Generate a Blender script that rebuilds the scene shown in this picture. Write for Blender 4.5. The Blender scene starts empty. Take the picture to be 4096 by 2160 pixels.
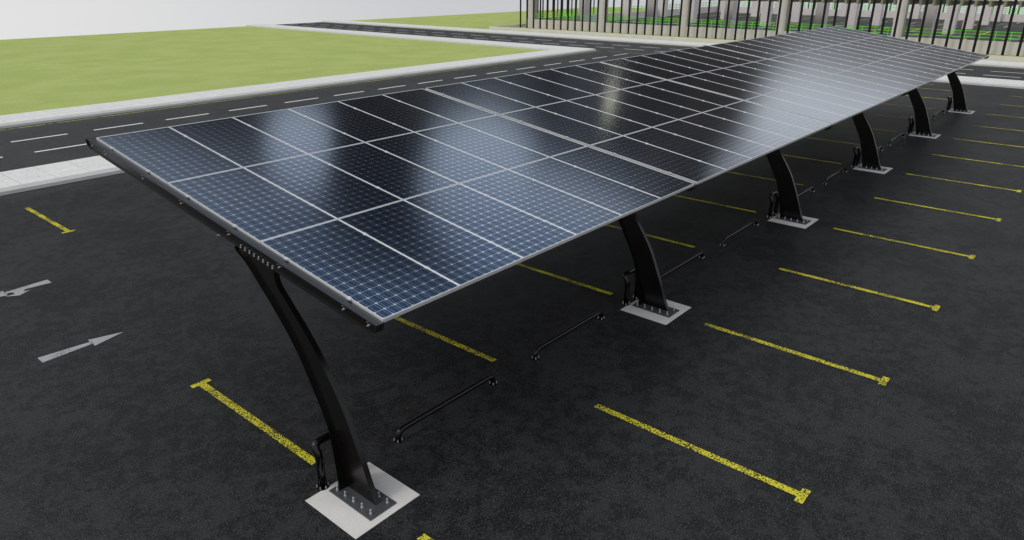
import bpy, math, random
from mathutils import Vector, Matrix
random.seed(7)
SC = bpy.context.scene
COL = SC.collection
PI = math.pi

# ------------------------------------------------------------------ helpers
class MB:
    """collects faces, then becomes ONE mesh object"""
    def __init__(s): s.v = []; s.f = []; s.uv = {}
    def add(s, vs, fs):
        n = len(s.v); s.v += [tuple(map(float, v)) for v in vs]; s.f += [tuple(i + n for i in f) for f in fs]
    def box(s, x0, x1, y0, y1, z0, z1):
        s.add([(x0,y0,z0),(x1,y0,z0),(x1,y1,z0),(x0,y1,z0),(x0,y0,z1),(x1,y0,z1),(x1,y1,z1),(x0,y1,z1)],
              [(3,2,1,0),(4,5,6,7),(0,1,5,4),(1,2,6,5),(2,3,7,6),(3,0,4,7)])
    def prism(s, poly, axis, a0, a1):
        """poly: 2D outline; axis 'x': (y,z), 'y': (x,z), 'z': (x,y)"""
        def P(p, a):
            return {'x': (a, p[0], p[1]), 'y': (p[0], a, p[1]), 'z': (p[0], p[1], a)}[axis]
        n = len(poly)
        s.add([P(p, a0) for p in poly] + [P(p, a1) for p in poly],
              [tuple(range(n))[::-1], tuple(range(n, 2*n))] + [(i, (i+1) % n, n + (i+1) % n, n + i) for i in range(n)])
    def strip(s, A, B, closed=False):
        n = len(A); m = n if closed else n - 1
        s.add(list(A) + list(B), [(i, (i+1) % n, n + (i+1) % n, n + i) for i in range(m)])
    def poly(s, pts): s.add(pts, [tuple(range(len(pts)))])
    def cyl(s, p, r, h, n=16, r2=None):
        r2 = r if r2 is None else r2
        x, y, z = p
        a = [(x + r*math.cos(2*PI*i/n), y + r*math.sin(2*PI*i/n), z) for i in range(n)]
        b = [(x + r2*math.cos(2*PI*i/n), y + r2*math.sin(2*PI*i/n), z + h) for i in range(n)]
        s.add(a + b, [tuple(range(n))[::-1], tuple(range(n, 2*n))] + [(i, (i+1) % n, n + (i+1) % n, n + i) for i in range(n)])
    def tube(s, path, r, n=14):
        path = [Vector(p) for p in path]
        rings = []
        up = None
        for i, p in enumerate(path):
            t = (path[min(i+1, len(path)-1)] - path[max(i-1, 0)]).normalized()
            if up is None: up = Vector((1, 0, 0)) if abs(t.x) < .9 else Vector((0, 1, 0))
            u = (up - t * up.dot(t)).normalized(); w = t.cross(u); up = u
            rings.append([tuple(p + u*(r*math.cos(2*PI*k/n)) + w*(r*math.sin(2*PI*k/n))) for k in range(n)])
        vs = [v for rg in rings for v in rg]; fs = []
        for i in range(len(rings)-1):
            for k in range(n): fs.append((i*n+k, i*n+(k+1) % n, (i+1)*n+(k+1) % n, (i+1)*n+k))
        fs += [tuple(range(n))[::-1], tuple(range((len(rings)-1)*n, len(rings)*n))]
        s.add(vs, fs)
    def build(s, name, mat, parent=None, smooth=False, bevel=0):
        me = bpy.data.meshes.new(name); me.from_pydata(s.v, [], s.f); me.validate(); me.update()
        import bmesh
        bm = bmesh.new(); bm.from_mesh(me); bmesh.ops.recalc_face_normals(bm, faces=bm.faces)
        if bevel:
            es = [e for e in bm.edges if len(e.link_faces) == 2 and e.calc_face_angle(0) > .6]
            bmesh.ops.bevel(bm, geom=es, offset=bevel, segments=2, profile=.5, affect='EDGES')
        bm.to_mesh(me); bm.free()
        o = bpy.data.objects.new(name, me)
        for m in (mat if isinstance(mat, (list, tuple)) else [mat]): me.materials.append(m)
        if smooth:
            for p in me.polygons: p.use_smooth = True
        COL.objects.link(o)
        if parent: o.parent = parent
        return o

def sheet(x0, x1, y0, y1, z):
    m = MB(); m.poly([(x0,y0,z),(x1,y0,z),(x1,y1,z),(x0,y1,z)]); return m

def tag(o, label=None, cat=None, group=None, kind=None):
    if label: o['label'] = label
    if cat: o['category'] = cat
    if group: o['group'] = group
    if kind: o['kind'] = kind
    return o
def empty(name, loc=(0,0,0), **k):
    o = bpy.data.objects.new(name, None); COL.objects.link(o); o.location = loc; o.empty_display_size = .2
    return tag(o, **k)
def kids(o, tree): return tree.get(o, [])
def copy_tree(o, parent=None):
    tree = {}
    for x in bpy.data.objects:
        if x.parent: tree.setdefault(x.parent, []).append(x)
    def rec(a, p):
        c = a.copy(); COL.objects.link(c); c.parent = p
        for ch in tree.get(a, []): rec(ch, c)
        return c
    return rec(o, parent)

# ------------------------------------------------------------------ materials
def new_mat(name):
    m = bpy.data.materials.new(name); m.use_nodes = True
    nt = m.node_tree
    for n in list(nt.nodes): nt.nodes.remove(n)
    out = nt.nodes.new('ShaderNodeOutputMaterial')
    b = nt.nodes.new('ShaderNodeBsdfPrincipled'); nt.links.new(b.outputs[0], out.inputs[0])
    return m, nt, b, out
class G:
    """tiny node-graph helper"""
    def __init__(s, nt): s.nt = nt
    def n(s, t, **k):
        x = s.nt.nodes.new(t)
        for a, v in k.items(): setattr(x, a, v)
        return x
    def l(s, a, b): s.nt.links.new(a, b)
    def val(s, sock, v):
        if hasattr(v, 'is_output') or isinstance(v, bpy.types.NodeSocket): s.l(v, sock)
        else: sock.default_value = v
    def m(s, op, a, b=None, c=None, clamp=False):
        x = s.n('ShaderNodeMath', operation=op); x.use_clamp = clamp
        s.val(x.inputs[0], a)
        if b is not None: s.val(x.inputs[1], b)
        if c is not None: s.val(x.inputs[2], c)
        return x.outputs[0]
    def noise(s, vec, scale, detail=4, rough=.55, dist=0):
        x = s.n('ShaderNodeTexNoise'); s.l(vec, x.inputs['Vector'])
        x.inputs['Scale'].default_value = scale; x.inputs['Detail'].default_value = detail
        x.inputs['Roughness'].default_value = rough; x.inputs['Distortion'].default_value = dist
        return x.outputs['Fac']
    def ramp(s, fac, stops, interp='LINEAR'):
        x = s.n('ShaderNodeValToRGB'); s.l(fac, x.inputs[0]); cr = x.color_ramp; cr.interpolation = interp
        while len(cr.elements) < len(stops): cr.elements.new(.5)
        for e, (p, c) in zip(cr.elements, stops):
            e.position = p; e.color = (c, c, c, 1) if not isinstance(c, (tuple, list)) else (*c, 1)
        return x.outputs[0]
    def mix(s, fac, a, b, mode='MIX'):
        x = s.n('ShaderNodeMix', data_type='RGBA', blend_type=mode)
        s.val(x.inputs[0], fac)
        for i, v in ((6, a), (7, b)):
            if isinstance(v, (tuple, list)): x.inputs[i].default_value = (*v, 1) if len(v) == 3 else v
            else: s.l(v, x.inputs[i])
        return x.outputs[2]
    def sstep(s, x, a, b):
        r = s.n('ShaderNodeMapRange', interpolation_type='SMOOTHSTEP')
        s.val(r.inputs[0], x); s.val(r.inputs[1], a); s.val(r.inputs[2], b); s.val(r.inputs[3], 0.0); s.val(r.inputs[4], 1.0)
        return r.outputs[0]
    def bump(s, h, strength, dist, target):
        x = s.n('ShaderNodeBump'); x.inputs['Strength'].default_value = strength; x.inputs['Distance'].default_value = dist
        s.l(h, x.inputs['Height']); s.l(x.outputs[0], target.inputs['Normal'])
    def pos(s): return s.n('ShaderNodeNewGeometry').outputs['Position']
    def scaled(s, vec, sc):
        x = s.n('ShaderNodeVectorMath', operation='MULTIPLY'); s.l(vec, x.inputs[0]); x.inputs[1].default_value = sc
        return x.outputs[0]

def mat_asphalt(name, dark, light, rough=.62):
    m, nt, b, out = new_mat(name); g = G(nt); p = g.pos()
    big = g.noise(p, .75, 5, .6, .3); mid = g.noise(p, 4.5, 5, .65, .4); fine = g.noise(p, 42, 4, .75); grit = g.noise(p, 115, 2, .8)
    a = g.m('ADD', g.m('MULTIPLY', big, .30), g.m('ADD', g.m('MULTIPLY', mid, .42), g.m('MULTIPLY', g.noise(p, 13, 4, .7, .5), .28)))
    base = g.mix(g.sstep(a, .452, .552), dark, light)
    sp = g.sstep(fine, .49, .66)
    base = g.mix(g.m('MULTIPLY', sp, .72), base, tuple(c*3.3 for c in light))
    gs = g.sstep(grit, .60, .78)
    base = g.mix(g.m('MULTIPLY', gs, .55), base, tuple(c*4.5 for c in light))
    dk = g.sstep(g.noise(p, 55, 3, .75), .60, .46)
    base = g.mix(g.m('MULTIPLY', dk, .55), base, tuple(c*.35 for c in dark))
    g.l(base, b.inputs['Base Color'])
    b.inputs['Roughness'].default_value = rough
    b.inputs['Specular IOR Level'].default_value = .27
    g.bump(g.m('ADD', g.m('MULTIPLY', fine, .6), g.m('MULTIPLY', grit, .4)), .75, .012, b)
    return m
def mat_paint_worn(name, col, wear=.5, dark=(.018,.019,.021), scale=46):
    m, nt, b, out = new_mat(name); g = G(nt); p = g.pos()
    n1 = g.noise(p, scale, 3, .7, .3); n2 = g.noise(p, 1.6, 3, .6)
    t = g.m('ADD', n1, g.m('MULTIPLY', g.m('SUBTRACT', n2, .5), .42))
    keep = g.sstep(t, wear - .012, wear + .022)
    c = g.mix(g.noise(p, 9, 3, .6), tuple(x*.78 for x in col), tuple(min(1, x*1.18) for x in col))
    g.l(g.mix(keep, c, dark), b.inputs['Base Color'])
    b.inputs['Roughness'].default_value = .6; b.inputs['Specular IOR Level'].default_value = .25
    g.bump(n1, .3, .004, b)
    return m
def mat_metal_paint(name, col, rough, spec=.5, metallic=0, coat=0):
    m, nt, b, out = new_mat(name); g = G(nt); p = g.pos()
    n = g.noise(p, 14, 4, .6)
    g.l(g.mix(n, tuple(x*.85 for x in col), tuple(min(1, x*1.15) for x in col)), b.inputs['Base Color'])
    r = g.m('ADD', g.m('MULTIPLY', n, .03), rough - .015); g.l(r, b.inputs['Roughness'])
    b.inputs['Specular IOR Level'].default_value = spec; b.inputs['Metallic'].default_value = metallic
    if coat: b.inputs['Coat Weight'].default_value = coat; b.inputs['Coat Roughness'].default_value = .12
    return m
def mat_concrete(name, col, var=.12, rough=.8, stain=None, scale=2.2):
    m, nt, b, out = new_mat(name); g = G(nt); p = g.pos()
    a = g.noise(p, scale, 6, .62, .5); f = g.noise(p, 40, 4, .7)
    c = g.mix(g.sstep(a, .3, .7), tuple(x*(1-var) for x in col), tuple(min(1, x*(1+var*.6)) for x in col))
    c = g.mix(g.m('MULTIPLY', g.sstep(f, .45, .7), .18), c, tuple(x*.72 for x in col))
    if stain: c = g.mix(g.m('MULTIPLY', g.sstep(g.noise(p, scale*2.6, 5, .7, 1.2), .56, .72), .45), c, stain)
    g.l(c, b.inputs['Base Color']); b.inputs['Roughness'].default_value = rough; b.inputs['Specular IOR Level'].default_value = .25
    g.bump(f, .25, .004, b)
    return m
def mat_paving(name):
    """white block paving: random rectangular pavers with thin joints"""
    m, nt, b, out = new_mat(name); g = G(nt); p = g.pos()
    br = g.n('ShaderNodeTexBrick'); g.l(p, br.inputs['Vector'])
    br.inputs['Scale'].default_value = 1; br.inputs['Brick Width'].default_value = .42; br.inputs['Row Height'].default_value = .21
    br.inputs['Mortar Size'].default_value = .009; br.inputs['Mortar Smooth'].default_value = .2
    br.inputs['Color1'].default_value = (.745,.745,.725,1); br.inputs['Color2'].default_value = (.80,.80,.775,1); br.inputs['Mortar'].default_value = (.60,.60,.58,1)
    br.offset = .5; br.squash = .6; br.squash_frequency = 3
    sl = g.n('ShaderNodeTexBrick'); g.l(p, sl.inputs['Vector'])
    sl.inputs['Scale'].default_value = 1; sl.inputs['Brick Width'].default_value = .86; sl.inputs['Row Height'].default_value = .84
    sl.inputs['Mortar Size'].default_value = .012; sl.offset = 0
    sl.inputs['Color1'].default_value = (1,1,1,1); sl.inputs['Color2'].default_value = (.97,.97,.97,1); sl.inputs['Mortar'].default_value = (.74,.74,.72,1)
    c = g.mix(1.0, br.outputs['Color'], sl.outputs['Color'], 'MULTIPLY')
    n = g.noise(p, 3.1, 5, .65)
    c = g.mix(g.m('MULTIPLY', g.sstep(n, .5, .75), .20), c, (.68,.68,.655))
    g.l(c, b.inputs['Base Color']); b.inputs['Roughness'].default_value = .75; b.inputs['Specular IOR Level'].default_value = .3
    return m
def mat_grass(name):
    m, nt, b, out = new_mat(name); g = G(nt); p = g.pos()
    a = g.noise(p, .35, 5, .6); f = g.noise(p, 6.5, 5, .75, .4); f2 = g.noise(p, 26, 3, .8)
    c = g.mix(g.sstep(a, .35, .65), (.375,.465,.130), (.440,.520,.165))
    c = g.mix(g.m('MULTIPLY', g.sstep(f, .42, .62), .40), c, (.52,.53,.25))
    c = g.mix(g.m('MULTIPLY', g.sstep(f2, .50, .72), .45), c, (.22,.31,.07))
    g.l(c, b.inputs['Base Color']); b.inputs['Roughness'].default_value = .95; b.inputs['Specular IOR Level'].default_value = .1
    g.bump(g.m('ADD', f, f2), .6, .03, b)
    return m
def mat_cells():
    """monocrystalline cells behind rolled glass; UV is in metres from the panel's centre"""
    m, nt, b, out = new_mat('solar_glass'); g = G(nt)
    uv = g.n('ShaderNodeUVMap').outputs[0]; sp = g.n('ShaderNodeSeparateXYZ'); g.l(uv, sp.inputs[0])
    x, y = sp.outputs[0], sp.outputs[1]
    PX, PY = .1232, .1246
    def cell(v, pitch, off):   # distance from the cell centre
        t = g.m('ADD', g.m('DIVIDE', v, pitch), off)
        return g.m('MULTIPLY', g.m('ABSOLUTE', g.m('SUBTRACT', g.m('FRACT', t), .5)), pitch), g.m('FLOOR', t), g.m('MULTIPLY', g.m('SUBTRACT', g.m('FRACT', t), .5), pitch)
    ax, ix, sx = cell(x, PX, 4.0); ay, iy, sy = cell(y, PY, 8.0)
    ins = g.m('MULTIPLY', g.m('MULTIPLY', g.m('LESS_THAN', ax, PX/2 - .0022), g.m('LESS_THAN', ay, PY/2 - .0022)),
              g.m('LESS_THAN', g.m('ADD', ax, ay), PX/2 + PY/2 - .021))
    ins = g.m('MULTIPLY', ins, g.m('MULTIPLY', g.m('LESS_THAN', g.m('ABSOLUTE', x), PX*4), g.m('LESS_THAN', g.m('ABSOLUTE', y), PY*8)))
    bus = g.m('LESS_THAN', g.m('ABSOLUTE', g.m('SUBTRACT', ax, .0300)), .0012)
    fing = g.m('LESS_THAN', g.m('FRACT', g.m('DIVIDE', y, .0092)), .16)
    inb = g.m('MULTIPLY', g.m('LESS_THAN', ax, PX/2 - .0022), g.m('LESS_THAN', g.m('ABSOLUTE', y), PY*8 + .01))
    inb = g.m('MULTIPLY', inb, g.m('LESS_THAN', g.m('ABSOLUTE', x), PX*4))
    wn = g.n('ShaderNodeTexWhiteNoise', noise_dimensions='3D')
    cb = g.n('ShaderNodeCombineXYZ'); g.l(ix, cb.inputs[0]); g.l(iy, cb.inputs[1])
    oi = g.n('ShaderNodeObjectInfo'); g.l(oi.outputs['Random'], cb.inputs[2]); g.l(cb.outputs[0], wn.inputs['Vector'])
    blue = g.mix(wn.outputs['Value'], (.014,.056,.140), (.024,.078,.185))
    blue = g.mix(g.m('MULTIPLY', g.noise(g.scaled(uv, (1,1,1)), 9, 4, .6), .3), blue, (.028,.045,.085))
    cell_c = g.mix(g.m('MULTIPLY', fing, .12), blue, (.30,.40,.55))
    col = g.mix(ins, (.80,.83,.88), cell_c)
    col = g.mix(g.m('MULTIPLY', bus, inb), col, (.66,.72,.80))
    g.l(col, b.inputs['Base Color']); b.inputs['Metallic'].default_value = .93
    b.inputs['Roughness'].default_value = .15; b.inputs['Specular IOR Level'].default_value = .3
    # cover glass: mirrors more and more of the sky towards grazing view
    lw = g.n('ShaderNodeLayerWeight'); lw.inputs['Blend'].default_value = .5
    face = lw.outputs['Facing']
    gl = g.n('ShaderNodeBsdfGlossy'); gl.inputs['Color'].default_value = (.90,.95,1,1); gl.inputs['Roughness'].default_value = .125
    refl = g.ramp(face, [(0, .01), (.48, .015), (.58, .06), (.66, .20), (.72, .38), (.80, .60), (.88, .80), (1, .95)])
    mx = g.n('ShaderNodeMixShader'); g.l(refl, mx.inputs[0]); g.l(b.outputs[0], mx.inputs[1]); g.l(gl.outputs[0], mx.inputs[2])
    g.l(mx.outputs[0], out.inputs[0])
    return m

M = {}
M['asphalt'] = mat_asphalt('asphalt_lot', (.0068,.0074,.0080), (.0325,.0340,.0350), .50)
M['road'] = mat_asphalt('asphalt_road', (.030,.0315,.033), (.054,.0555,.057), .58)
M['floor'] = mat_asphalt('asphalt_garage', (.040,.042,.046), (.060,.063,.068), .7)
M['yellow'] = mat_paint_worn('yellow_line_paint', (.70,.63,.035), .508)
M['yellow_road'] = mat_paint_worn('yellow_road_paint', (.50,.48,.08), .56, scale=9)
M['yellow_floor'] = mat_paint_worn('yellow_floor_paint', (.85,.78,.12), .80)
M['white_worn'] = mat_paint_worn('white_arrow_paint', (.40,.41,.42), .625)
M['white'] = mat_paint_worn('white_road_paint', (.86,.87,.86), .82)
M['paving'] = mat_paving('white_block_paving')
M['kerb'] = mat_concrete('kerb_concrete', (.60,.595,.585), .05)
M['grass'] = mat_grass('grass')
M['pad'] = mat_concrete('pad_concrete', (.70,.68,.655), .06, .8, (.40,.43,.45), 3.4)
M['wall'] = mat_concrete('garage_concrete', (.69,.64,.635), .05, .85, (.62,.575,.565), 1.1)
M['slab'] = mat_concrete('slab_concrete', (.78,.74,.70), .05, .85)
M['black'] = mat_metal_paint('black_gloss_paint', (.0034,.0030,.0026), .22, .36, 0, 0)
M['black_sheen'] = mat_metal_paint('beam_sheen_paint', (.088,.090,.100), .28, .4, .95, .0)  # beam black lightened on the flanges, sky sheen put into the colour
M['black_pipe'] = mat_metal_paint('black_pipe_paint', (.003,.003,.0035), .16, .35, 0, 0)
M['plate'] = mat_metal_paint('plate_paint', (.060,.063,.070), .42, .6, .0)
M['zinc'] = mat_metal_paint('zinc_bolt', (.72,.73,.75), .30, .5, .85)
M['alu'] = mat_metal_paint('aluminium_frame', (.78,.785,.79), .30, .5, .45)
M['fin'] = mat_metal_paint('black_fin_paint', (.004,.004,.0045), .55, .25)
M['green'] = mat_metal_paint('green_rail_paint', (.16,.78,.03), .45, .4)
M['glass'] = mat_cells()

# ------------------------------------------------------------------ camera
cam = bpy.data.cameras.new('camera'); co = bpy.data.objects.new('camera', cam); COL.objects.link(co)
co.location = (-3.609, -6.0, 5.198)
co.rotation_euler = (math.radians(67.493), 0, math.radians(-49.373))
cam.sensor_fit = 'HORIZONTAL'; cam.sensor_width = 36; cam.lens = 36 * 2843.72 / 4096
cam.clip_start = .1; cam.clip_end = 2000
SC.camera = co

# ------------------------------------------------------------------ the setting
GX1, GY1 = 109.4, 70.4
m = MB(); m.box(-70, GX1, -70, GY1, -1.2, -.006)
tag(m.build('ground', M['grass']), kind='structure')
tag(sheet(-70, 40.3, -70, 15.35, 0).build('parking_lot', M['asphalt']), kind='structure')
m = MB(); z = .002
m.poly([(-70,17.3,z),(42.4,17.3,z),(42.4,-70,z),(50.3,-70,z),(50.3,GY1,z),(42.4,GY1,z),(42.4,25.3,z),(-70,25.3,z)])
m.f = []; m.add([], []); m.f = [(0,1,6,7),(1,2,3,4,5,6)]
tag(m.build('road', M['road']), kind='structure')

# pavements: bevelled kerb stones on both sides with block paving between
KH, KB, KW = .165, .09, .12
def pavement(pts_in, pts_out, name):
    """pts_in / pts_out: the two parallel edge polylines (open), kerb base lines"""
    def off(A, B, d):        # move A towards B by distance d, measured across
        r = []
        for a, b in zip(A, B):
            dx, dy = b[0]-a[0], b[1]-a[1]
            r.append((a[0] + (math.copysign(d, dx) if abs(dx) > .5 else 0), a[1] + (math.copysign(d, dy) if abs(dy) > .5 else 0)))
        return r
    ai = off(pts_in, pts_out, KW); bi = off(pts_out, pts_in, KW)
    k = MB()
    def lift(P, z): return [(p[0], p[1], z) for p in P]
    rows = [lift(pts_in, -.05), lift(pts_in, KB), lift(ai, KH)]
    for i in (0, 1): k.strip(rows[i], rows[i+1])
    rows = [lift(pts_out, -.05), lift(pts_out, KB), lift(bi, KH)]
    for i in (0, 1): k.strip(rows[i], rows[i+1])
    for e in (0, -1):
        k.poly([(*pts_in[e], -.05), (*pts_in[e], KB), (*ai[e], KH), (*bi[e], KH), (*pts_out[e], KB), (*pts_out[e], -.05)])
    k.build('kerb', M['kerb'], None)
    kb = bpy.context.scene.collection.objects[-1] if False else bpy.data.objects[-1] if False else None
    t = MB(); t.strip(lift(ai, KH), lift(bi, KH))
    o = t.build(name, M['paving'])
    return o
def make_pavement(name, a, b):
    n0 = set(bpy.data.objects)
    o = pavement(a, b, name)
    for x in set(bpy.data.objects) - n0:
        if x is not o: x.parent = o
    tag(o, kind='structure')
    return o
# between the car park and both roads (corner at 42.4, 17.4)
make_pavement('pavement', [(-70,15.3),(40.22,15.3),(40.22,-70)], [(-70,17.4),(42.4,17.4),(42.4,-70)])
# round the grass island (the corner has a small chamfer)
make_pavement('pavement', [(-70,27.36),(40.22,27.36),(40.22,GY1)], [(-70,25.2),(42.4,25.2),(42.4,GY1)])
# beyond the far road, in front of the garage
make_pavement('pavement', [(50.2,-70),(50.2,GY1)], [(52.4,-70),(52.4,GY1)])

# road markings: one sheet of paint per family
def dash_row(name, mat, rects, z=.006):
    m = MB()
    for (x0, x1, y0, y1) in rects: m.poly([(x0,y0,z),(x1,y0,z),(x1,y1,z),(x0,y1,z)])
    return m
r1 = []
for yy in (22.34, 20.07):
    for k in range(-10, 15):
        x = 3.45 + 2.64*k
        if x + 1.76 < 42.5: r1.append((x, x+1.76, yy-.065, yy+.065))
for xx in (47.37, 45.08):
    for k in range(-14, 42):
        y = 37.66 - 2.64*k + 0
        if y < GY1: r1.append((xx-.065, xx+.065, y-1.77, y))
dm = {}
for (x0, x1, y0, y1) in r1:
    if x1 < -4 or y0 < -6: continue
    w_, h_ = round(x1-x0, 3), round(y1-y0, 3)
    if (w_, h_) not in dm:
        q = sheet(0, w_, 0, h_, .006).build('lane_dash', M['white']); dm[(w_, h_)] = q
    else:
        q = dm[(w_, h_)].copy(); COL.objects.link(q)
    q.location = (x0, y0, 0); tag(q, kind='structure')
e1 = [(-70, 42.34, 24.83, 24.92), (-70, 42.1, 17.76, 17.85), (49.91, 50.0, -70, GY1), (42.74, 42.83, -70, 16.8), (42.74, 42.83, 25.2, GY1)]
for k in range(0, 5): e1.append((42.74, 42.83, 23.14 - 1.78*k, 24.45 - 1.78*k))
for e_ in e1: tag(sheet(*e_, .006).build('edge_line', M['yellow_road']), kind='structure')

# parking bay lines, each a painted T
def bay_line(x, y0, y1, t_at, name='bay_line'):
    m = MB(); z = .004; w = .05; T = .135
    t0, t1 = (t_at - .09, t_at) if t_at == max(y0, y1) else (t_at, t_at + .09)
    ys, ye = (y0, t0) if t_at == y1 else (t1, y1)
    if t_at == min(y0, y1): ys, ye = t1, max(y0, y1)
    m.poly([(x-w,ys,z),(x+w,ys,z),(x+w,ye,z),(x-w,ye,z)])
    m.poly([(x-T,t0,z),(x+T,t0,z),(x+T,t1,z),(x-T,t1,z)])
    return tag(m.build(name, M['yellow']), kind='structure')
D = 3.0966; X0 = .0167
for k in range(-3, 13):
    bay_line(X0 + D*k, .10, 2.81, 2.81)
    bay_line(X0 + D*k, -4.415, -1.68, -4.415)
for k in range(-3, 12):
    bay_line(1.245 + D*k, 10.94, 13.66, 10.94)

def straight_arrow(xt, s, y, turn):
    """xt: tail x, s: direction; tapered shaft and long head"""
    m = MB(); z = .004
    P = lambda a, b: (xt + s*a, y + b, z)
    m.poly([P(0,.105), P(.72,.045), P(.72,-.045), P(0,-.105)])
    m.poly([P(.705,.14), P(1.18,0), P(.705,-.14)])
    if turn:   # the side branch that leaves the shaft with its own head
        z2 = .0045
        arc = [(.47,-.06),(.50,-.12),(.49,-.19)]
        m.poly([(xt+s*a, y+b, z2) for a, b in [(.40,-.065),(.62,-.045),(.60,-.12),(.615,-.185),(.43,-.185),(.46,-.12)]])
        m.poly([(xt+s*a, y+b, z2) for a, b in [(.36,-.175),(.76,-.175),(.57,-.30)]])
    return tag(m.build('direction_arrow', M['white_worn']), kind='structure')
straight_arrow(-1.20, 1, 5.155, False)
straight_arrow(-.04, -1, 8.275, True)
straight_arrow(4.38, -1, 8.275, False)
for x in (8.8, 17.6, 26.4): straight_arrow(x, 1, 5.155, False); straight_arrow(x+3.2, -1, 8.275, False)
m = MB(); m.poly([(38.85,1.88,.004),(38.93,1.88,.004),(38.93,3.9,.004),(38.85,3.9,.004)])
tag(m.build('stop_line', M['white_worn']), kind='structure')

# ------------------------------------------------------------------ the solar carport
S = 6.2; PXO = .033
Yl, Zl, Yh, Zh = -1.2727, 2.2678, 4.7675, 3.123
SL = (Zh - Zl)/(Yh - Yl); ANG = math.atan(SL)
def ptop(y): return Zl + (y - Yl)*SL
ey = Vector((0, math.cos(ANG), math.sin(ANG))); en = Vector((0, -math.sin(ANG), math.cos(ANG)))
carport = empty('solar_carport', (0, 0, 0), label='long cantilevered carport roofed with solar panels on six curved black posts', cat='carport')

def bolt_mesh(r=.011, h=.05, name='bolt'):
    m = MB()
    m.cyl((0,0,0), r*1.8, .005, 12); m.cyl((0,0,.005), r*1.6, .014, 6); m.cyl((0,0,.022), r, h-.026, 10); m.cyl((0,0,h-.004), r, .004, 10, r*.7)
    o = m.build(name, M['zinc']); me = o.data; bpy.data.objects.remove(o); return me
ANCHOR = bolt_mesh(.0100, .056); SMALL = bolt_mesh(.0055, .030); MID = bolt_mesh(.0075, .036)
def button():
    m = MB(); m.cyl((0,0,0), .0125, .003, 12); m.cyl((0,0,.003), .0105, .009, 6); m.cyl((0,0,.012), .007, .010, 10)
    o = m.build('bolt', M['zinc']); me = o.data; bpy.data.objects.remove(o); return me
BUTTON = button()
def bolt(me, loc, parent, rot=(0,0,0), name='bolt'):
    o = bpy.data.objects.new(name, me); COL.objects.link(o); o.location = loc; o.rotation_euler = rot; o.parent = parent; return o

# panel prototype: frame (channel) + glass + clamps, in local axes (x along the row, y up-slope, z normal)
PW, PL, FH, FW = 1.0128, 2.0205, .042, .0082
def panel_meshes():
    f = MB(); hx, hy = PW/2, PL/2
    f.box(-hx, hx, -hy, -hy+FW, -FH, 0); f.box(-hx, hx, hy-FW, hy, -FH, 0)
    f.box(-hx, -hx+FW, -hy+FW, hy-FW, -FH, 0); f.box(hx-FW, hx, -hy+FW, hy-FW, -FH, 0)
    f.box(-hx-.0015, hx+.0015, -hy-.0015, -hy, -.0155, -.0095)   # groove lip along the short edge
    f.box(-hx+FW, hx-FW, -hy+FW, hy-FW, -FH, -FH+.004)
    fo = f.build('frame', M['alu']); fm = fo.data; bpy.data.objects.remove(fo)
    gx, gy = hx-FW, hy-FW
    me = bpy.data.meshes.new('glass'); me.from_pydata([(-gx,-gy,-.003),(gx,-gy,-.003),(gx,gy,-.003),(-gx,gy,-.003)], [], [(0,1,2,3)])
    uv = me.uv_layers.new(name='UVMap')
    for lp in me.loops: v = me.vertices[lp.vertex_index].co; uv.data[lp.index].uv = (v.x, v.y)
    me.materials.append(M['glass'])
    c = MB(); c.box(-.016, .016, -.028, .028, -.012, .0035); c.cyl((0,0,.0035), .008, .005, 6)
    cobj = c.build('clamp', M['alu']); cm = cobj.data; bpy.data.objects.remove(cobj)
    return fm, me, cm
FM, GM, CM = panel_meshes()
proto = bpy.data.objects.new('solar_panel', None); COL.objects.link(proto); proto.parent = carport; proto.empty_display_size = .2
for nm, me in (('frame', FM), ('glass', GM)):
    o = bpy.data.objects.new(nm, me); COL.objects.link(o); o.parent = proto
for sy in (-.52, .52):
    o = bpy.data.objects.new('clamp', CM); COL.objects.link(o); o.parent = proto; o.location = (-PW/2 - .004, sy, .001)
proto['group'] = 'solar panels of the carport roof'
xe = .0461; wp = (S - 2*xe)/6; lp = math.hypot(Yh-Yl, Zh-Zl)/3
first = True
pch = [x for x in bpy.data.objects if x.parent is proto]
for mod in range(5):
    for c in range(6):
        for r in range(3):
            if first: o = proto; first = False
            else:
                o = proto.copy(); COL.objects.link(o); o.parent = carport
                for ch in pch:
                    d = ch.copy(); COL.objects.link(d); d.parent = o
            x = PXO + S*mod + xe + wp*(c + .5)
            q = Vector((0, Yl, Zl)) + ey*(lp*(r + .5))
            o.location = (x, q.y, q.z); o.rotation_euler = (ANG, 0, 0)

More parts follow.
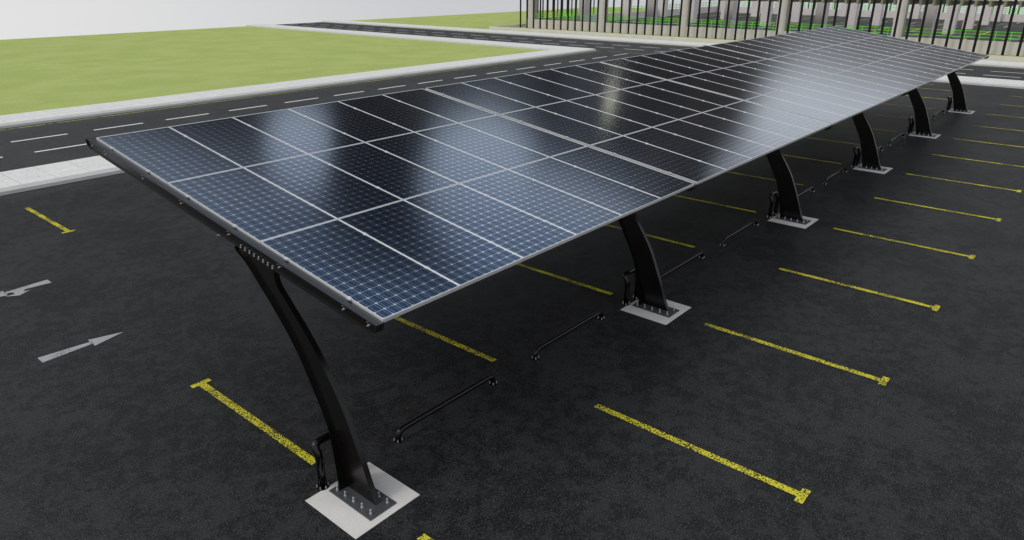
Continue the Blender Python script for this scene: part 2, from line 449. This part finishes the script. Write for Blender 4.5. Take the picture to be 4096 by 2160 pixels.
# beams: I-profile with rounded lower corners, following the slope
def beam_outline(inset=0):
    """(along-slope s, normal n) outline; s=0 at Yl"""
    L = lp*3; a, b2 = -.012 + inset, L + .13 - inset; top = -.026 - inset; bot = -.158 + inset; r = .105 - inset*.6
    pts = [(a, top), (a, bot + r)]
    for i in range(1, 9):
        t = PI/2*i/8; pts.append((a + r - r*math.cos(t), bot + r - r*math.sin(t)))
    for i in range(0, 9):
        t = PI/2*i/8; pts.append((b2 - r*1.3 + r*1.3*math.sin(t), bot + r - r*math.cos(t)))
    pts.append((b2, top))
    return pts
def slope_pt(s, n, x):
    q = Vector((0, Yl, Zl)) + ey*s + en*n; return (x, q.y, q.z)
def beam(i):
    xc = .0335; hw = .0475; WX = xc - hw + .021
    b = bpy.data.objects.new('beam', None); COL.objects.link(b); b.parent = carport; b.location = (S*i, 0, 0)
    outer, inner = beam_outline(0), beam_outline(.009)
    f = MB(); n = len(outer)
    x0, x1 = xc-hw, xc+hw
    vs = [slope_pt(*p, x0) for p in outer] + [slope_pt(*p, x1) for p in outer] + [slope_pt(*p, x0) for p in inner] + [slope_pt(*p, x1) for p in inner]
    fs = []
    for k in range(n):
        j = (k+1) % n
        fs += [(k, j, n+j, n+k), (2*n+k, 3*n+k, 3*n+j, 2*n+j), (k, 2*n+k, 2*n+j, j), (n+k, n+j, 3*n+j, 3*n+k)]
    f.add(vs, fs)
    f.build('flange', M['black_sheen'], b)
    w = MB(); vs = [slope_pt(*p, WX) for p in inner] + [slope_pt(*p, WX+.008) for p in inner]
    w.add(vs, [tuple(range(n)), tuple(range(n, 2*n))[::-1]] + [(k, (k+1) % n, n+(k+1) % n, n+k) for k in range(n)])
    w.build('web', M['black'], b)
    for y in (4.72, 4.30, 3.25, 2.29, 1.24, .27, -.79, -1.158):
        for dn in (-.046, -.090):
            s = (y - Yl)/math.cos(ANG)
            p = slope_pt(s, dn, WX); bolt(BUTTON, p, b, (0, -PI/2, 0))
    for k in range(8):
        y = .99 - .0865*k; s = (y - Yl)/math.cos(ANG)
        p = slope_pt(s, -.149, WX-.0105); bolt(MID, p, b, (ANG, 0, 0))
    return b
for i in range(6): beam(i)
# purlins between the beams, under the panels
for y in (4.66, 4.24, 3.20, 2.25, 1.20, .25, -.77, -1.12):
    m = MB(); s = (y - Yl)/math.cos(ANG)
    for mod in range(5):
        xa, xb = PXO + S*mod + .049, PXO + S*(mod+1) - .049
        a = [slope_pt(s-.03, -FH-.001, xa), slope_pt(s+.03, -FH-.001, xa), slope_pt(s+.03, -.105, xa), slope_pt(s-.03, -.105, xa)]
        b = [(xb, p[1], p[2]) for p in a]
        m.add(a + b, [(3,2,1,0),(4,5,6,7),(0,1,5,4),(1,2,6,5),(2,3,7,6),(3,0,4,7)])
    m.build('purlin', M['black'], carport)

# posts
front = [(.40,2.31),(.41,2.24),(.395,2.185),(.36,2.13),(.275,2.05),(.155,1.935),(-.0,1.79),(-.175,1.60),(-.295,1.445),(-.405,1.295),(-.515,1.13),(-.61,.965),(-.69,.785),(-.775,.585),(-.835,.43),(-.89,.275),(-.945,.14),(-1.005,.021)]
back = [(1.09,2.46),(1.07,2.405),(.93,2.335),(.80,2.23),(.645,2.085),(.535,1.99),(.395,1.85),(.22,1.665),(.045,1.44),(-.07,1.24),(-.185,1.035),(-.257,.90),(-.325,.75),(-.372,.60),(-.412,.455),(-.455,.30),(-.495,.15),(-.53,.021)]
front = [(a, min(b, ptop(a)-.16)) for a, b in front]; front[0] = (.40, ptop(.40)-.158)
back[0] = (1.09, ptop(1.09)-.158)
def smooth_curve(P, n=5):
    out = []
    for i in range(len(P)-1):
        p0, p1, p2, p3 = P[max(i-1,0)], P[i], P[i+1], P[min(i+2, len(P)-1)]
        for k in range(n):
            t = k/n
            out.append(tuple(.5*((2*p1[d]) + (-p0[d]+p2[d])*t + (2*p0[d]-5*p1[d]+4*p2[d]-p3[d])*t*t + (-p0[d]+3*p1[d]-3*p2[d]+p3[d])*t**3) for d in (0,1)))
    out.append(P[-1]); return out
F_ = [front[0]] + smooth_curve(front[1:]); B_ = [back[0]] + smooth_curve(back[1:])
def resample(P, n):
    L = [0]
    for a, b in zip(P, P[1:]): L.append(L[-1] + math.hypot(b[0]-a[0], b[1]-a[1]))
    out = []
    j = 0
    for i in range(n):
        t = L[-1]*i/(n-1)
        while j < len(L)-2 and L[j+1] < t: j += 1
        u = (t-L[j])/max(1e-9, L[j+1]-L[j]); out.append((P[j][0]+(P[j+1][0]-P[j][0])*u, P[j][1]+(P[j+1][1]-P[j][1])*u))
    return out
F_, B_ = resample(F_, 70), resample(B_, 70)
def post():
    p = bpy.data.objects.new('post', None); COL.objects.link(p); p.parent = carport
    w = MB(); x0, x1 = .001, .066; n = len(F_)
    for xx in (x0, x1): w.strip([(xx, *q) for q in F_], [(xx, *q) for q in B_])
    w.strip([(x0, *q) for q in F_], [(x1, *q) for q in F_]); w.strip([(x0, *q) for q in B_], [(x1, *q) for q in B_])
    w.strip([(x0, *F_[0]), (x1, *F_[0])], [(x0, *B_[0]), (x1, *B_[0])]); w.strip([(x0, *F_[-1]), (x1, *F_[-1])], [(x0, *B_[-1]), (x1, *B_[-1])])
    w.build('column', M['black'], p, bevel=0)
    fl = MB(); A, Bq, A2, B2 = [], [], [], []
    for i, q in enumerate(B_):
        zz = q[1]; hw = .072 + .075*max(0, min(1, (.75-zz)/.75))**1.6
        nx = B_[min(i+1, n-1)]; pv = B_[max(i-1, 0)]
        tx, tz = nx[0]-pv[0], nx[1]-pv[1]; l = math.hypot(tx, tz) or 1; ox, oz = -tz/l*.010, tx/l*.010
        c = .0335
        A.append((c-hw, q[0], zz)); Bq.append((c+hw, q[0], zz)); A2.append((c-hw, q[0]+ox*1.0, zz+oz)); B2.append((c+hw, q[0]+ox, zz+oz))
    fl.strip(A, Bq); fl.strip(A2, B2); fl.strip(A, A2); fl.strip(Bq, B2)
    fl.build('back_flange', M['black'], p)
    pl = MB(); pl.box(-.176, .178, -1.134, -.430, .002, .020)
    plate = pl.build('base_plate', M['plate'], p, bevel=.003)
    for x in (-.11, .113):
        for k in range(5): bolt(ANCHOR, (x, -.49 - .1425*k, .020), p)
    return p
p0 = post()
pk = [x for x in bpy.data.objects if x.parent is p0]
for i in range(6):
    if i == 0: o = p0
    else:
        o = p0.copy(); COL.objects.link(o); o.parent = carport
        for ch in pk:
            d = ch.copy(); COL.objects.link(d); d.parent = o
    o.location = (S*i, 0, 0); o['group'] = 'posts of the carport'

# ------------------------------------------------------------------ pads, hoops and wheel stops
ORD = ['nearest', 'second', 'third', 'fourth', 'fifth', 'farthest']
pm = MB(); pm.box(-.432, .432, -1.2194, -.356, -.05, .0045)
pad0 = pm.build('concrete_pad', M['pad'])
for i in range(6):
    o = pad0 if i == 0 else pad0.copy()
    if i: COL.objects.link(o)
    o.location = (S*i, 0, 0)
    tag(o, {0:'pale square concrete pad under the nearest carport post', 5:'pale square concrete pad under the farthest carport post'}.get(i, 'pale square concrete pad under the %s carport post from the camera' % ORD[i]), 'concrete pad', 'concrete pads under the carport posts')

def bend(P, r, n=7):
    """round the inner corners of a polyline"""
    P = [Vector(p) for p in P]; out = [P[0]]
    for a, b, c in zip(P, P[1:], P[2:]):
        u = (a-b).normalized(); w = (c-b).normalized(); d = min(r, (a-b).length*(.9 if a is P[0] else .5), (c-b).length*(.9 if c is P[-1] else .5))
        s, e = b+u*d, b+w*d
        for k in range(n+1):
            t = k/n; out.append(s*(1-t)**2 + b*2*t*(1-t) + e*t*t)
    out.append(P[-1]); return out
def flanged(root, path, r, feet, fr, nb):
    m = MB(); m.tube(path, r, 18); m.build('pipe', M['black_pipe'], root, smooth=True)
    for (x, y) in feet:
        f = MB(); f.cyl((0,0,.0), fr, .006, 28)
        fo = f.build('flange', M['black_pipe'], root); fo.location = (x, y, .003)
        for k in range(nb):
            a = 2*PI*(k+.5)/nb; bolt(SMALL, (fr*.78*math.cos(a), fr*.78*math.sin(a), .006), fo)
def wheel_stop():
    root = empty('wheel_stop_rail'); h = .135
    path = bend([(-.857,0,.003),(-.857,0,h),(.857,0,h),(.857,0,.003)], .115, 10)
    flanged(root, path, .035, [(-.857,0),(.857,0)], .060, 4); return root
def hoop():
    root = empty('guard_hoop'); x = .168
    path = bend([(-x,0,.003),(-x,0,.42),(-x,.075,.525),(x,.075,.525),(x,0,.42),(x,0,.003)], .085, 10)
    flanged(root, path, .045, [(-x,0),(x,0)], .077, 6); return root
ws0 = wheel_stop(); hp0 = hoop()
def labelled(root, name, locs, labels, cat, group):
    for i, (l, lb) in enumerate(zip(locs, labels)):
        o = root if i == 0 else copy_tree(root)
        o.location = l; tag(o, lb, cat, group)
wl, ww = [], []
for i in range(5):
    for j in (0, 1):
        wl.append((S*i + 1.781 + (2.642 if j else 0), -.298, 0))
words = ['low black pipe wheel stop just past the nearest post, closest to the camera',
 'low black pipe wheel stop between the first two posts, nearer the second post',
 'low black pipe wheel stop starting right behind the second post',
 'low black pipe wheel stop standing clear before the third post',
 'low black pipe wheel stop partly hidden behind the third post',
 'low black pipe wheel stop standing clear before the fourth post',
 'low black pipe wheel stop partly hidden behind the fourth post',
 'low black pipe wheel stop standing clear before the fifth post',
 'low black pipe wheel stop behind the fifth post',
 'low black pipe wheel stop just before the farthest post']
labelled(ws0, 'wheel_stop_rail', wl, words, 'wheel stop', 'black wheel stops along the carport')
labelled(hp0, 'guard_hoop', [(S*i, -.303, 0) for i in range(6)],
  ['tall black pipe hoop guarding the back of the %s carport post' % w for w in ('nearest', 'second', 'third', 'fourth', 'fifth', 'farthest')],
  'guard hoop', 'black guard hoops behind the posts')

# ------------------------------------------------------------------ the multi-storey garage
garage = empty('parking_garage', (59, 0, 0), label='pale concrete multi-storey parking garage with open sides behind the road', cat='parking garage')
GX, XB, YN, YS = 59.0, 104.9, 45.5, -27.0
def loc(m, name, mat, bevel=0):
    m.v = [(x-59, y, z) for x, y, z in m.v]; return m.build(name, mat, garage, bevel=bevel)
m = MB(); m.poly([(GX+.05,YS,.004),(XB+.1,YS,.004),(XB+.1,YN+.1,.004),(GX+.05,YN+.1,.004)]); loc(m, 'ground_floor', M['floor'])
PH = .866
m = MB(); m.box(GX, GX+.22, YS, YN+.25, -.05, PH); m.box(GX-.02, GX, YS, YN+.25, -.05, .28); loc(m, 'front_parapet', M['wall'])
m = MB(); m.box(GX+.22, XB+.22, YN, YN+.22, -.05, PH); loc(m, 'side_parapet', M['wall'])
m = MB(); m.box(XB, XB+.22, YS, YN, -.05, PH); loc(m, 'rear_parapet', M['wall'])
m = MB(); m.box(GX+.0, 66.5, YS, YN+.25, 3.56, 3.86); loc(m, 'upper_slab', M['slab'])  # shortened to the front gallery to let daylight onto the inner columns
m = MB(); m.box(GX, GX+.2, YS, YN+.25, 3.86, 4.75); loc(m, 'upper_parapet', M['wall'])
# joists under the slab
jm = MB(); jm.prism([(-.11,3.56),(.11,3.56),(.07,3.11),(-.07,3.11)], 'x', 60.0, 66.4)
j0 = loc(jm, 'joist', M['slab'])
ks = [k for k in range(80) if 45.0 - .904*k > YS]
for i, k in enumerate(ks):
    o = j0 if i == 0 else j0.copy()
    if i: COL.objects.link(o)
    o.location = (0, 7.02 + .904*(42 - k), 0)
# columns
colY = [8.93 + 9.03*k for k in (4,3,2,1,0,-1,-2,-3)]
first = None
for cx, (w, d), ys in ((GX-.03, (.40, .80), colY), (68.35, (.45, .9), colY), (77.6, (.45,.9), colY), (86.75, (.45,.9), colY), (96.1, (.45,.9), colY), (XB-.55, (.4,.8), colY)):
    for y in ys:
        if cx > 60 and y > 44: 
            if cx < XB-1: pass
        m = MB(); m.box(0, d, -w, w, 0, 3.57) if cx > 60 else m.box(0, .62, -.36, .36, -.04, 3.57)
        if first is None or True:
            key = 'f' if cx < 60 else ('b' if cx > 100 else 'i')
        yy = min(y, YN-.02-w) if cx > 60 else min(y, YN+.23-.36)
        m.v = [(vx, vy, vz) for vx, vy, vz in m.v]
        o = m.build('column', M['wall'], garage); o.location = (cx-59, yy, 0)
# green guard rails: posts and three rails, one part per bay between columns
def rail_bay(a, b, axis, at, name='guard_rail'):
    """axis 'y': runs along y at x=at"""
    m = MB(); base = PH; r = .021
    def B(u0, u1, v0, v1, z0, z1):
        if axis == 'y': m.box(v0, v1, u0, u1, z0, z1)
        else: m.box(u0, u1, v0, v1, z0, z1)
    for z in (1.06, 1.275, 1.485): B(a, b, at-r, at+r, z-.024, z+.024)
    n = int((b-a)/.955); off = ((b-a) - (n-0)*.955)/2
    for k in range(n+1):
        u = a + off + .955*k; B(u-.024, u+.024, at-.024-.003, at+.024+.003, base, 1.488)
    return loc(m, name, M['green'])
cys = sorted(colY)
for c0, c1 in zip(cys, cys[1:]):
    rail_bay(c0+.37, min(c1-.37, YN), 'y', GX+.32)
    rail_bay(c0+.42, c1-.42, 'y', XB+.10)
cxs = [GX+.62, 68.35, 77.6, 86.75, 96.1, XB-.1]
for c0, c1 in zip(cxs, cxs[1:]): rail_bay(c0+(.1 if c0 < 60 else .95), c1-.02, 'x', YN+.12)
# floor markings inside
z = .009
def mark(name, polys, mat):
    m = MB()
    for p in polys: m.poly(p)
    return loc(m, name, mat)
def rect(x0, x1, y0, y1, zz): return [(x0,y0,zz),(x1,y0,zz),(x1,y1,zz),(x0,y1,zz)]
for xc in (82.0, 95.9): mark('bay_line', [rect(xc-.06, xc+.06, -10, 43, z)], M['yellow_floor'])
mark('bay_line', [rect(63, 101, 43.2, 43.32, z)], M['yellow_floor'])
for k in range(-2, 12):
    y = 6.4 + 3.13*k
    for a, b in ((78.3, 81.9), (82.1, 84.8), (92.2, 95.8), (101.5, 104.5), (69.8, 72.6)):
        mark('bay_line', [rect(a, b, y-.06, y+.06, z+.002)], M['yellow_floor'])
for xc in (74.2, 76.3, 88.1, 90.3, 98.0, 99.9):
    for k in range(-2, 10):
        y = 7.8 + 3.77*k
        if xc in (76.3, 90.3): mark('lane_mark', [[(xc-.07,y-1.2,z),(xc+.07,y-1.2,z),(xc+.07,y-.45,z),(xc+.22,y-.45,z),(xc,y,z),(xc-.22,y-.45,z),(xc-.07,y-.45,z)]], M['white'])
        else: mark('lane_mark', [rect(xc-.08, xc+.08, y-1.2, y, z)], M['white'])

# the garage's row of black vertical fins (fixed to its slabs), in the order seen from the left
def fin_mesh(w, d, zt, z0=-.02):
    m = MB(); m.box(-d/2, d/2, -w/2, w/2, z0, zt)
    o = m.build('fin', M['fin'], bevel=.006); me = o.data; bpy.data.objects.remove(o); return me
FMESH = fin_mesh(.17, .065, 6.4)
def fin(x, y, rot=0):
    o = bpy.data.objects.new('fin', FMESH); COL.objects.link(o); o.parent = garage; o.location = (x-59, y, 0); o.rotation_euler = (0,0,rot); return o
for k in range(0, 52): fin(58.4, 45.99 - .904*k)
for k in range(0, 15): fin(60.0 + .906*k, 46.35, PI/2)
for k in range(14, 47): fin(106.4, 45.99 - .904*k)

# low concrete wall round the grass strip
m = MB(); m.box(54.37, 54.55, -40, 46.9, -.05, .285); m.box(54.55, 75, 46.72, 46.9, -.05, .284)
tag(m.build('low_wall', M['wall']), 'low pale concrete wall round the grass strip in front of the garage', 'low wall')

# ------------------------------------------------------------------ light
SUN_AZ, SUN_EL = 152.0, 46.0
def world():
    w = bpy.data.worlds.new('World'); SC.world = w; w.use_nodes = True; nt = w.node_tree; g = G(nt)
    bg = nt.nodes['Background']
    sky = g.n('ShaderNodeTexSky', sky_type='NISHITA'); sky.sun_disc = False
    sky.sun_elevation = math.radians(SUN_EL); sky.sun_rotation = math.radians(90 - SUN_AZ)
    sky.air_density = 1.0; sky.dust_density = 2.0; sky.ozone_density = 1.0
    d = g.n('ShaderNodeTexCoord').outputs['Generated']; sp = g.n('ShaderNodeSeparateXYZ'); g.l(d, sp.inputs[0])
    R2D = 180/PI
    az = g.m('MULTIPLY', g.m('ARCTAN2', sp.outputs[1], sp.outputs[0]), R2D)
    el = g.m('MULTIPLY', g.m('ARCSINE', sp.outputs[2]), R2D)
    n1 = g.noise(d, 7.0, 5, .6); n2 = g.noise(g.scaled(d, (1,1,1.6)), 3.2, 5, .55)
    wob = g.m('MULTIPLY', g.m('SUBTRACT', n1, .5), 5.0)
    azw = g.m('ADD', az, wob); elw = g.m('ADD', el, g.m('MULTIPLY', g.m('SUBTRACT', n2, .5), 4.0))
    def blob(a0, e0, wa, we, soft=.45):
        q = g.m('ADD', g.m('POWER', g.m('ABSOLUTE', g.m('DIVIDE', g.m('SUBTRACT', azw, a0), wa)), 2.0), g.m('POWER', g.m('ABSOLUTE', g.m('DIVIDE', g.m('SUBTRACT', elw, e0), we)), 2.0))
        return g.sstep(q, 1+soft, 1-soft)
    # unseen patches added in front for panels to mirror; open bright cloud above and behind
    front = g.m('MULTIPLY', g.sstep(az, -14.0, -4.0), g.sstep(az, 100.0, 84.0))
    front = g.m('MULTIPLY', front, g.sstep(elw, 43.0, 37.0))
    bright = None
    for (a0, e0, wa, we, k) in BRIGHT_PATCHES:
        v = g.m('MULTIPLY', blob(a0, e0, wa, we), k)
        bright = v if bright is None else g.m('MAXIMUM', bright, v)
    # cloud brightness away from the mirrored patches
    side = g.m('MULTIPLY', g.m('ADD', g.m('MULTIPLY', g.m('COSINE', g.m('MULTIPLY', g.m('SUBTRACT', az, SUN_AZ), 1/R2D)), .5), .5), 1.0)
    cloud = g.mix(side, CLOUD_AWAY, CLOUD_SUN)
    cloud = g.mix(g.m('MULTIPLY', g.sstep(n2, .40, .66), .35), cloud, (.50,.56,.64))
    skyc = g.mix(.10, (0,0,0), sky.outputs[0])
    up = g.mix(.86, skyc, cloud)
    mirrored = g.mix(bright, g.mix(g.sstep(n1, .48, .70), DARK_PATCH, tuple(c*3.2 for c in DARK_PATCH)), g.mix(g.sstep(az, 16.0, 34.0), (.66,.68,.71), BRIGHT_PATCH))
    col = g.mix(front, up, mirrored)
    # small warm patch added to the sky for the glint on the panels
    qq = g.m('ADD', g.m('POWER', g.m('ABSOLUTE', g.m('DIVIDE', g.m('SUBTRACT', az, 29.6), .55)), 2.0), g.m('POWER', g.m('ABSOLUTE', g.m('DIVIDE', g.m('SUBTRACT', el, 17.5), .30)), 2.0))
    gl = g.sstep(qq, 1.6, .4)
    col = g.mix(g.m('MULTIPLY', gl, 1.0), col, GLINT)
    # brown band added near the horizon to darken the far panels' reflection
    brown_band = g.m('MULTIPLY', g.sstep(elw, 12.6, 9.4), g.m('MULTIPLY', g.sstep(az, 60.0, 30.0), g.sstep(az, -20.0, -8.0)))
    col = g.mix(brown_band, col, BROWN_BAND)
    # pale haze at and below the horizon
    hz = g.mix(g.sstep(az, 38.0, 80.0), (.565,.580,.605), (.765,.765,.760))
    low = g.sstep(g.m('ADD', el, g.m('MULTIPLY', g.m('SUBTRACT', n1, .5), 3.0)), 6.8, -.4)
    col = g.mix(low, col, hz)
    g.l(col, bg.inputs[0]); bg.inputs[1].default_value = 1.0
BRIGHT_PATCHES = [(54.8,25.8,3.0,3.2,1.0), (38.6,26.0,5.0,5.2,1.0), (31.5,29.0,10.0,5.4,.95), (31.0,16.6,2.6,3.0,.05), (86.0,33.5,32.5,9.0,.72), (45.0,46.0,75,10.5,.90),
          (12.5,14.8,6.6,5.0,.90), (4.0,13.0,10,5.0,.72), (16.0,22.0,4.0,6.0,.7)]
DARK_PATCH = (.013,.011,.010); BRIGHT_PATCH = (.54,.61,.70); BROWN_BAND = (.085,.080,.078); GLINT = (2.9,2.75,2.05)
CLOUD_AWAY = (.68,.72,.77); CLOUD_SUN = (.98,.97,.95)
world()
sd = bpy.data.lights.new('sun', 'SUN'); so = bpy.data.objects.new('sun', sd); COL.objects.link(so)
sd.energy = .80; sd.angle = math.radians(14); sd.color = (1, .965, .91)
a, e = math.radians(SUN_AZ), math.radians(SUN_EL)
dirv = Vector((math.cos(e)*math.cos(a), math.cos(e)*math.sin(a), math.sin(e)))
so.rotation_euler = dirv.to_track_quat('Z', 'Y').to_euler(); so.location = (0, 0, 30)

SC.view_settings.view_transform = 'Standard'; SC.view_settings.look = 'None'; SC.view_settings.exposure = 0; SC.view_settings.gamma = 1
SC.render.engine = 'CYCLES'; SC.cycles.max_bounces = 6
